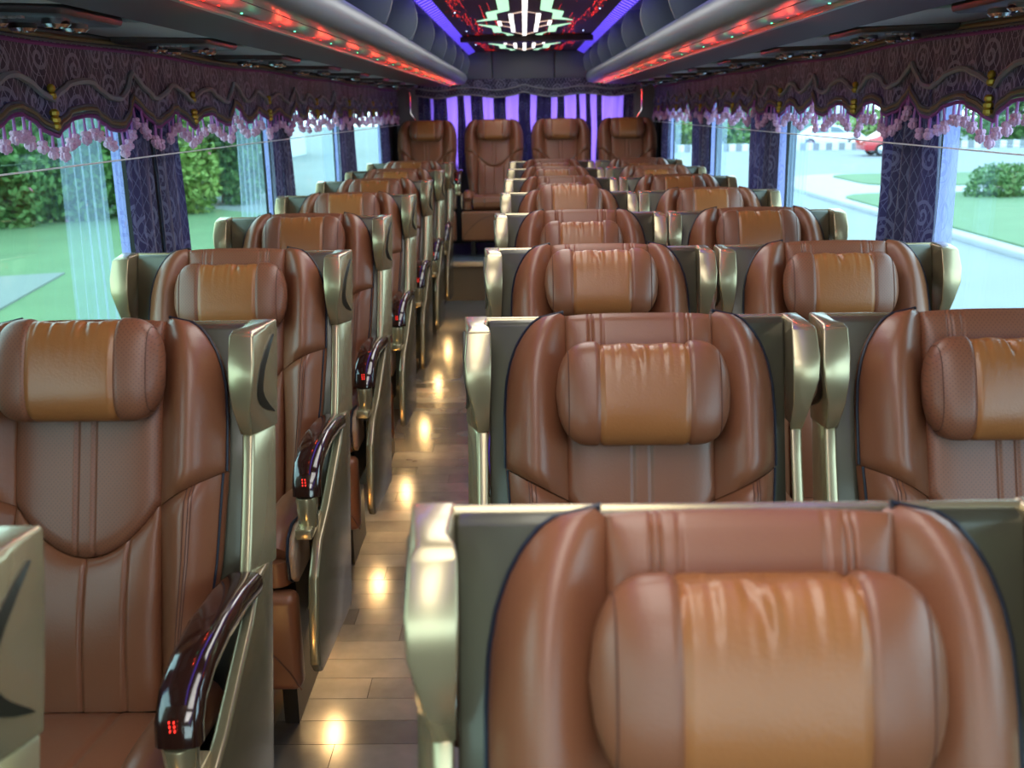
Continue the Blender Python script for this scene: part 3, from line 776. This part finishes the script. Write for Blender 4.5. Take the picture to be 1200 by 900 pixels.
# ------------------------------------------------------------------ curtains
def drape(name, m, x, ya, yb, ya2, yb2, z0, z1, folds, amp, label, cat, group=None, along='y', ph=0, nz=10):
    """pleated hanging cloth from (ya,yb) at the top to (ya2,yb2) at the foot"""
    c = ((ya+yb)/2)
    q = MB(); N = folds*8
    def fn(u, v):
        a = lerp(lerp(ya2, yb2, u), lerp(ya, yb, u), v**.7)-c+.004*sin(v*9+u*7+ph)
        d = amp*(sin(u*folds*2*pi+ph+.5*sin(v*4+ph))+.35*sin(u*folds*4.3*pi+2*ph))*(.6+.4*(1-v))
        return (d, a, lerp(z0, z1, v)-z0) if along == 'y' else (a, d, lerp(z0, z1, v)-z0)
    wd = abs(yb2-ya2)*1.6
    q.grid(fn, N, nz, uvf=lambda u, v: (u*wd+c*3.1, lerp(z0, z1, v)))
    o = q.build(name, m, None, angle=80, loc=(x, c, z0) if along == 'y' else (c, x, z0))
    tag(o, label, cat, group); return o
LEFTC = [(2.93, 3.36, 'first'), (4.64, 5.0, 'second'), (6.36, 6.95, 'third'), (8.25, 8.70, 'last'), (1.18, 1.52, '')]
n_ = ['nearest in view', 'second in view', 'third in view', 'farthest', 'foremost, beside the camera']
for i, (a, c, _) in enumerate(LEFTC):
    mid = (a+c)/2
    for j, (p, r, p2, r2) in enumerate(((a, mid-.012, a-.03, mid-.02), (mid+.012, c, mid+.02, c+.05))):
        drape('curtain', DRAPE, -1.152, p, r, p2, r2, .72, 1.60, 3, .013, 'indigo patterned curtain at the left windows, %s pair, %s half' % (n_[i].replace(', beside the camera', ''), ('near', 'far')[j]), 'curtain', 'indigo curtains on the left side', ph=i*1.3+j*2)
    drape('sheer_curtain', SHEER_E, -1.165, a-.07, a-.005, a-.075, a-.02, .72, 1.60, 2, .006, 'narrow pale lilac lining beside the left curtain, %s' % n_[i], 'curtain', 'pale linings on the left side', ph=i)
    if i < 3: drape('sheer_curtain', SHEER, -1.18, a-.35-.1*(i == 1), a-.09, a-.42-.1*(i == 1), a-.09, .72, 1.60, 5, .008, 'pale blue see-through curtain at the left window before the %s curtain' % n_[i], 'sheer curtain', 'see-through curtains on the left side', ph=i*2)
RIGHTC = [(2.93, 3.37), (4.80, 5.36), (6.55, 7.20), (8.35, 8.75), (1.18, 1.52)]
for i, (a, c) in enumerate(RIGHTC):
    drape('curtain', DRAPE, 1.18, a, c, a+.0, c-.0, .72, 1.60, 5, .018, 'indigo patterned curtain gathered at the right windows, %s' % n_[i], 'curtain', 'indigo curtains on the right side', ph=i*1.7)
    drape('sheer_curtain', SHEER_E, 1.195, a-.10, a-.0, a-.10, a-.0, .72, 1.60, 2, .007, 'narrow pale lilac lining beside the right curtain, %s' % n_[i], 'curtain', 'pale linings on the right side', ph=i)
    if i in (1, 2, 3): drape('sheer_curtain', SHEER, 1.205, a-.45, a-.13, a-.42, a-.13, .72, 1.60, 5, .006, 'pale blue see-through curtain at the right window before the %s curtain' % n_[i], 'sheer curtain', 'see-through curtains on the right side', ph=i*2)
for sg, x in ((-1, -1.112), (1, 1.140)):
    q = MB(); q.tube([(0, -4.3+8.6*i/20, .0) for i in range(21)], .0022, 6)
    tag(q.build('white_line', WCORD, loc=(x, 4.9, 1.402)), 'thin white cord strung along the %s windows below the tassels' % ('left' if sg < 0 else 'right'), 'cord', 'curtain cords')
# rear curtains: violet sheers behind navy drapes
drape('violet_curtain', VSHEER, 9.385, -.92, .96, -.92, .96, .95, 1.745, 22, .012, 'wide translucent violet curtain across the rear window', 'curtain', None, 'x')
PL = ['at the far left end', 'second from the left end', 'directly above the leftmost rear seat', 'between the two left rear seats', 'above the aisle rear seat', 'just left of the window middle', 'right of the window middle', 'above the third rear seat', 'thin, left of the last seat', 'a thin one above the last seat', 'second from the right end', 'at the far right end']
RX = [(-.955, -.85), (-.82, -.70), (-.60, -.54), (-.475, -.37), (-.27, -.165), (-.045, .055), (.115, .24), (.30, .36), (.47, .50), (.56, .60), (.66, .70), (.90, .985)]
for i, (a, c) in enumerate(RX):
    drape('rear_curtain', DRAPE, 9.33, a, c, a-.01, c+.02, .95, 1.745, 2, .012, 'narrow navy patterned drape over the violet rear curtain, %s' % PL[i], 'curtain', 'navy drapes at the rear window', 'x', ph=i)

# ------------------------------------------------------------------ outside
GZ = -1.2
q = MB(); q.box(-90, 120, -60, 200, GZ-.2, GZ-.02); tag(q.build('ground', ASPH), kind='structure')
q = MB(); q.prism([(-60, -20), (-3.2, -20), (-3.2, 24), (-9.5, 30), (-60, 34)], GZ-.05, GZ+.02, 'z'); tag(q.build('lawn_left', GRASS), kind='structure')
q = MB(); q.prism([(-7.0, 2), (-5.6, 2), (-8.2, 17.5), (-9.6, 17)], GZ, GZ+.05, 'z'); tag(q.build('path', mat('old_path', (.16, .18, .18), .9)), kind='structure')
def island(x0, x1, y0, y1, r, e=0):
    pts = []
    for cx_, cy_, a0 in ((x1-r, y1-r, 0), (x0+r, y1-r, 90), (x0+r, y0+r, 180), (x1-r, y0+r, 270)):
        for k in range(9): a = radians(a0+k*90/8); pts.append((cx_+(r+e)*cos(a), cy_+(r+e)*sin(a)))
    return pts
q = MB(); q.prism(island(8.9, 34, 2, 40, 4), GZ-.05, GZ+.10, 'z'); kerb = tag(q.build('kerb_island', CONC, bevel=.03), kind='structure')
q = MB(); q.prism(island(9.25, 33.6, 2.3, 30.5, 1.5), GZ+.05, GZ+.14, 'z'); tag(q.build('lawn_right', GRASS), kind='structure')
q = MB(); q.prism(island(11.5, 33.6, 33.3, 39.3, 1.5), GZ+.05, GZ+.14, 'z'); tag(q.build('lawn_strip', GRASS), kind='structure')
def foliage(name, cx_, cy_, z0, rx, ry, h, n, label, leaf=.16, m=LEAF, grp=None, seed=0, trunk=True, blossom=0):
    rng = random.Random(seed); root = empty(name, (cx_, cy_, z0), label, 'bush' if h < 1.6 else 'tree', grp)
    lobes = [(rng.uniform(-.55, .55)*rx, rng.uniform(-.55, .55)*ry, rng.uniform(.12, .75)*h, rng.uniform(.4, .6)) for _ in range(14)]
    def cloud(n, leaf):
        q = MB()
        for _ in range(n):
            lx, ly, lz, lr = rng.choice(lobes); d = Vector((rng.gauss(0, 1), rng.gauss(0, 1), rng.gauss(0, 1))).normalized()
            r = rng.uniform(.75, 1.05)
            p = Vector((lx+d.x*rx*lr*r, ly+d.y*ry*lr*r, max(.03, lz+d.z*h*.42*lr*1.3*r)))
            a = Vector((rng.gauss(0, 1), rng.gauss(0, 1), rng.gauss(0, 1))).normalized()*leaf*rng.uniform(.6, 1.2); c = a.cross(Vector((rng.gauss(0, 1), rng.gauss(0, 1), rng.gauss(0, 1)))).normalized()*leaf*.45
            q.add([p-a, p+c, p+a, p-c], [(0, 1, 2, 3)])
        return q
    tag(cloud(n, leaf).build('foliage', m, root), kind='stuff')
    if blossom: tag(cloud(blossom, .10).build('blossom', PINKF, root), kind='stuff')
    if trunk:
        q = MB()
        q.tube([(0, 0, -.02), (.05, 0, h*.3), (0, .05, h*.6)], lambda t: .12*(1-.7*t), 7)
        for lx, ly, lz, lr in lobes[:5]: q.tube([(.04, 0, h*.25), (lx*.5, ly*.5, lz*.7), (lx, ly, lz)], lambda t: .06*(1-.7*t), 5)
        q.build('trunk', BARK, root)
LT = [(-15.2, 24.6, 1.5, 4.6), (-13.4, 26.2, 1.5, 4.9), (-11.7, 27.4, 1.5, 4.4), (-10.0, 28.6, 1.5, 4.7), (-9.6, 32.2, 1.6, 4.8), (-11.0, 36.5, 1.9, 5.2), (-16.0, 20.0, 2.0, 4.6), (-19.2, 28.0, 2.4, 6.5), (-15.0, 32.5, 2.4, 6.6), (-15.5, 39, 2.6, 6.6)]
dsc = ['pinkish-flowered leafy shrub outside the left window, by the nearest curtain', 'tall leafy shrub outside between the first two left curtains', 'low rounded shrub outside before the second left curtain', 'tall leafy shrub outside behind the second left curtain', 'last low shrub of the hedge row outside at left', 'far end tree of the row outside at left', 'leafy shrub at the left edge of the photo outside', 'tall tree behind the shrubs at left, nearest', 'tall tree behind the shrubs at left, middle', 'tall tree behind the shrubs at left, farthest']
for i, (x, y, r, h) in enumerate(LT):
    foliage('leafy_shrub', x, y, GZ, r, r, h, 9000, dsc[i], .13, LEAF if i % 3 else LEAF2, 'shrubs and trees left of the bus', 11+i, True, 40 if i < 4 else 0)
foliage('round_bush', 14.0, 29.3, GZ+.12, 1.5, 1.3, 1.0, 1800, 'small round bush on the lawn outside the right window', .09, LEAF, None, 71, False)
# mesh fence at far left
fn = empty('mesh_fence', (-9.6, 9.0, GZ), 'pale wire mesh fence outside at the left edge', 'fence')
q = MB()
for k in range(40): q.tube([(-.02*k, -4+k*.2, 0), (-.02*k, -4+k*.2, 2.3)], .010, 4)
for k in range(24): q.tube([(0, -4, .1*k), (-.8, 4, .1*k)], .007, 4)
tag(q.build('wire_mesh', CONC, fn), kind='stuff')
for k in range(5):
    q = MB(); q.tube([(-.2*k, -4+2*k, -.02), (-.2*k, -4+2*k, 2.45)], .05, 8); q.build('fence_post', CONC, fn)
# right far side: striped kerb, hedges, cars, buildings, poles
bs = empty('barrier', (8, 64, GZ), 'long black and white striped barrier across the road', 'barrier')
WHT = mat('white_paint', (.6, .62, .64), .5); BLK = mat('dark_paint', (.20, .22, .24), .5)
for k in range(90):
    q = MB(); q.box(-6+k*.40, -6+k*.40+.39, 0, .4, -.03, .42); q.build('barrier_block', WHT if k % 2 else BLK, bs)
HG = [(4, 72, 3.8, 1.9), (11, 73, 4.2, 2.3), (18, 71, 4.0, 1.8), (26, 74, 4.5, 2.6), (34, 73, 4.4, 2.0), (-4, 74, 4, 2.2)]
for i, (x, y, r, h) in enumerate(HG):
    foliage('hedge', x, y, GZ, r, 1.6, h, 1500, 'clipped hedge clump beyond the striped barrier, %s' % ['behind the third right curtain', 'left of the second right curtain', 'behind the white car', 'behind the lamp posts', 'at the right edge of the photo', 'farthest left, hidden by the rear seats'][i], .28, LEAF2 if i % 2 else LEAF, 'hedge clumps beyond the road', 31+i, False)
for i, (x, y, r, h) in enumerate([(2, 95, 6, 9), (16, 100, 6, 8), (44, 92, 6, 9), (60, 90, 7, 9), (28, 110, 6, 8)]):
    foliage('street_tree', x, y, GZ, r, r, h, 1800, 'blurred distant tree beyond the road, %s' % ['leftmost, behind the rear pillar', 'behind the second right curtain', 'right of the nearest right curtain', 'farthest right of them', 'behind the red car'][i], .5, LEAF, 'distant trees right of the bus', 51+i, True)
for i, (x, y, wd, h, c) in enumerate([(30, 125, 24, 9, (.62, .68, .72)), (62, 110, 18, 7, (.70, .62, .66)), (84, 95, 16, 10, (.6, .66, .72)), (-2, 130, 22, 10, (.66, .7, .74)), (-24, 62, 18, 8, (.62, .68, .78)), (62, 60, 12, 6, (.72, .70, .74))]):
    bl = empty('building', (x, y, GZ), ['pale grey flat-roofed building far outside at right, behind the red car', 'pinkish low building far outside at right', 'tall pale building at the right end of the street', 'pale building at the end of the road behind the rear', 'pale bluish building outside at left behind the trees', 'small pink-white shop building near the right edge'][i], 'building', 'pale buildings along the street')
    q = MB(); q.box(-wd/2, wd/2, 0, 8, -.03, h); q.build('wall', mat('pale_wall_%d' % i, c, .8), bl)
    q = MB(); q.box(-wd/2-.3, wd/2+.3, -.4, 8.3, h, h+.4); q.build('roof', mat('roof_slab', (.45, .5, .55), .7), bl)
    k = -wd/2+1.5
    while k < wd/2-2:
        for zz in (1.2, 4.6):
            if zz+2 < h: q = MB(); q.box(k, k+1.8, -.06, .05, zz, zz+1.8); q.build('window', mat('window_dark', (.12, .18, .22), .2), bl)
        k += 3.2
for i, (x, y) in enumerate([(28.6, 52), (31.5, 50), (36.0, 60)]):
    pl = empty('lamp_post', (x, y, GZ), 'thin white lamp post across the road, %s of three' % ('leftmost', 'middle', 'rightmost')[i], 'lamp post', 'white posts across the road')
    q = MB(); q.tube([(0, 0, 0), (0, 0, 7)], .10, 8); q.build('pole', WHT, pl)
    q = MB(); q.tube([(0, 0, 6.9), (-1.2, 0, 7.3)], .06, 6); q.box(-1.6, -1.0, -.12, .12, 7.25, 7.38); q.build('lamp_arm', WHT, pl)
def car(x, y, rz, col, label, hatch=False):
    root = empty('car', (x, y, GZ), label, 'car'); root.rotation_euler = (0, 0, rz)
    paint = mat('car_paint_%s' % (round(col[0], 2)), col, .25, coat=1)
    q = MB(); side = [(-2.2, .28), (-2.25, .60), (-2.15, .88), (-1.65, .96), (-.95, 1.38), (-.2, 1.46), (.45, 1.40), (1.15, .98), (1.9, .88), (2.2, .70), (2.25, .40), (2.15, .26)]
    q.prism(side, -.84, .84, 'y'); q.build('body', paint, root, bevel=.07, segs=3)
    q = MB(); q.prism([(-1.42, .98), (-.88, 1.32), (-.2, 1.39), (-.15, .98)], -.845, .845, 'y'); q.prism([(-.08, .98), (-.12, 1.39), (.42, 1.33), (.98, .98)], -.845, .845, 'y'); q.build('side_window', mat('car_glass', (.16, .22, .26), .08), root)
    for wx in (-1.35, 1.38):
        for wy in (-.80, .80):
            q = MB(); q.lathe([(.20, -.12), (.33, -.11), (.34, 0), (.33, .11), (.20, .12)], (wx, wy, .32), 18, 'y'); wh = q.build('wheel', RUBBER, root)
            q = MB(); q.lathe([(.05, -.135), (.21, -.125), (.21, .125), (.05, .135)], (wx, wy, .32), 14, 'y'); q.build('hub', CHROME, wh)
    q = MB(); q.box(-2.27, -2.15, -.8, -.5, .68, .84); q.box(-2.27, -2.15, .5, .8, .68, .84); q.build('tail_light', mat('tail_red', (.4, .02, .02), .3), root)
    return root
car(20.6, 56.2, 0, (.50, .02, .03), 'red saloon car on the road outside the right window')
car(19.6, 66.5, 0, (.72, .76, .80), 'white car behind the red car across the road')
car(33.5, 43.5, 0, (.03, .06, .16), 'dark blue car at the right edge of the road')
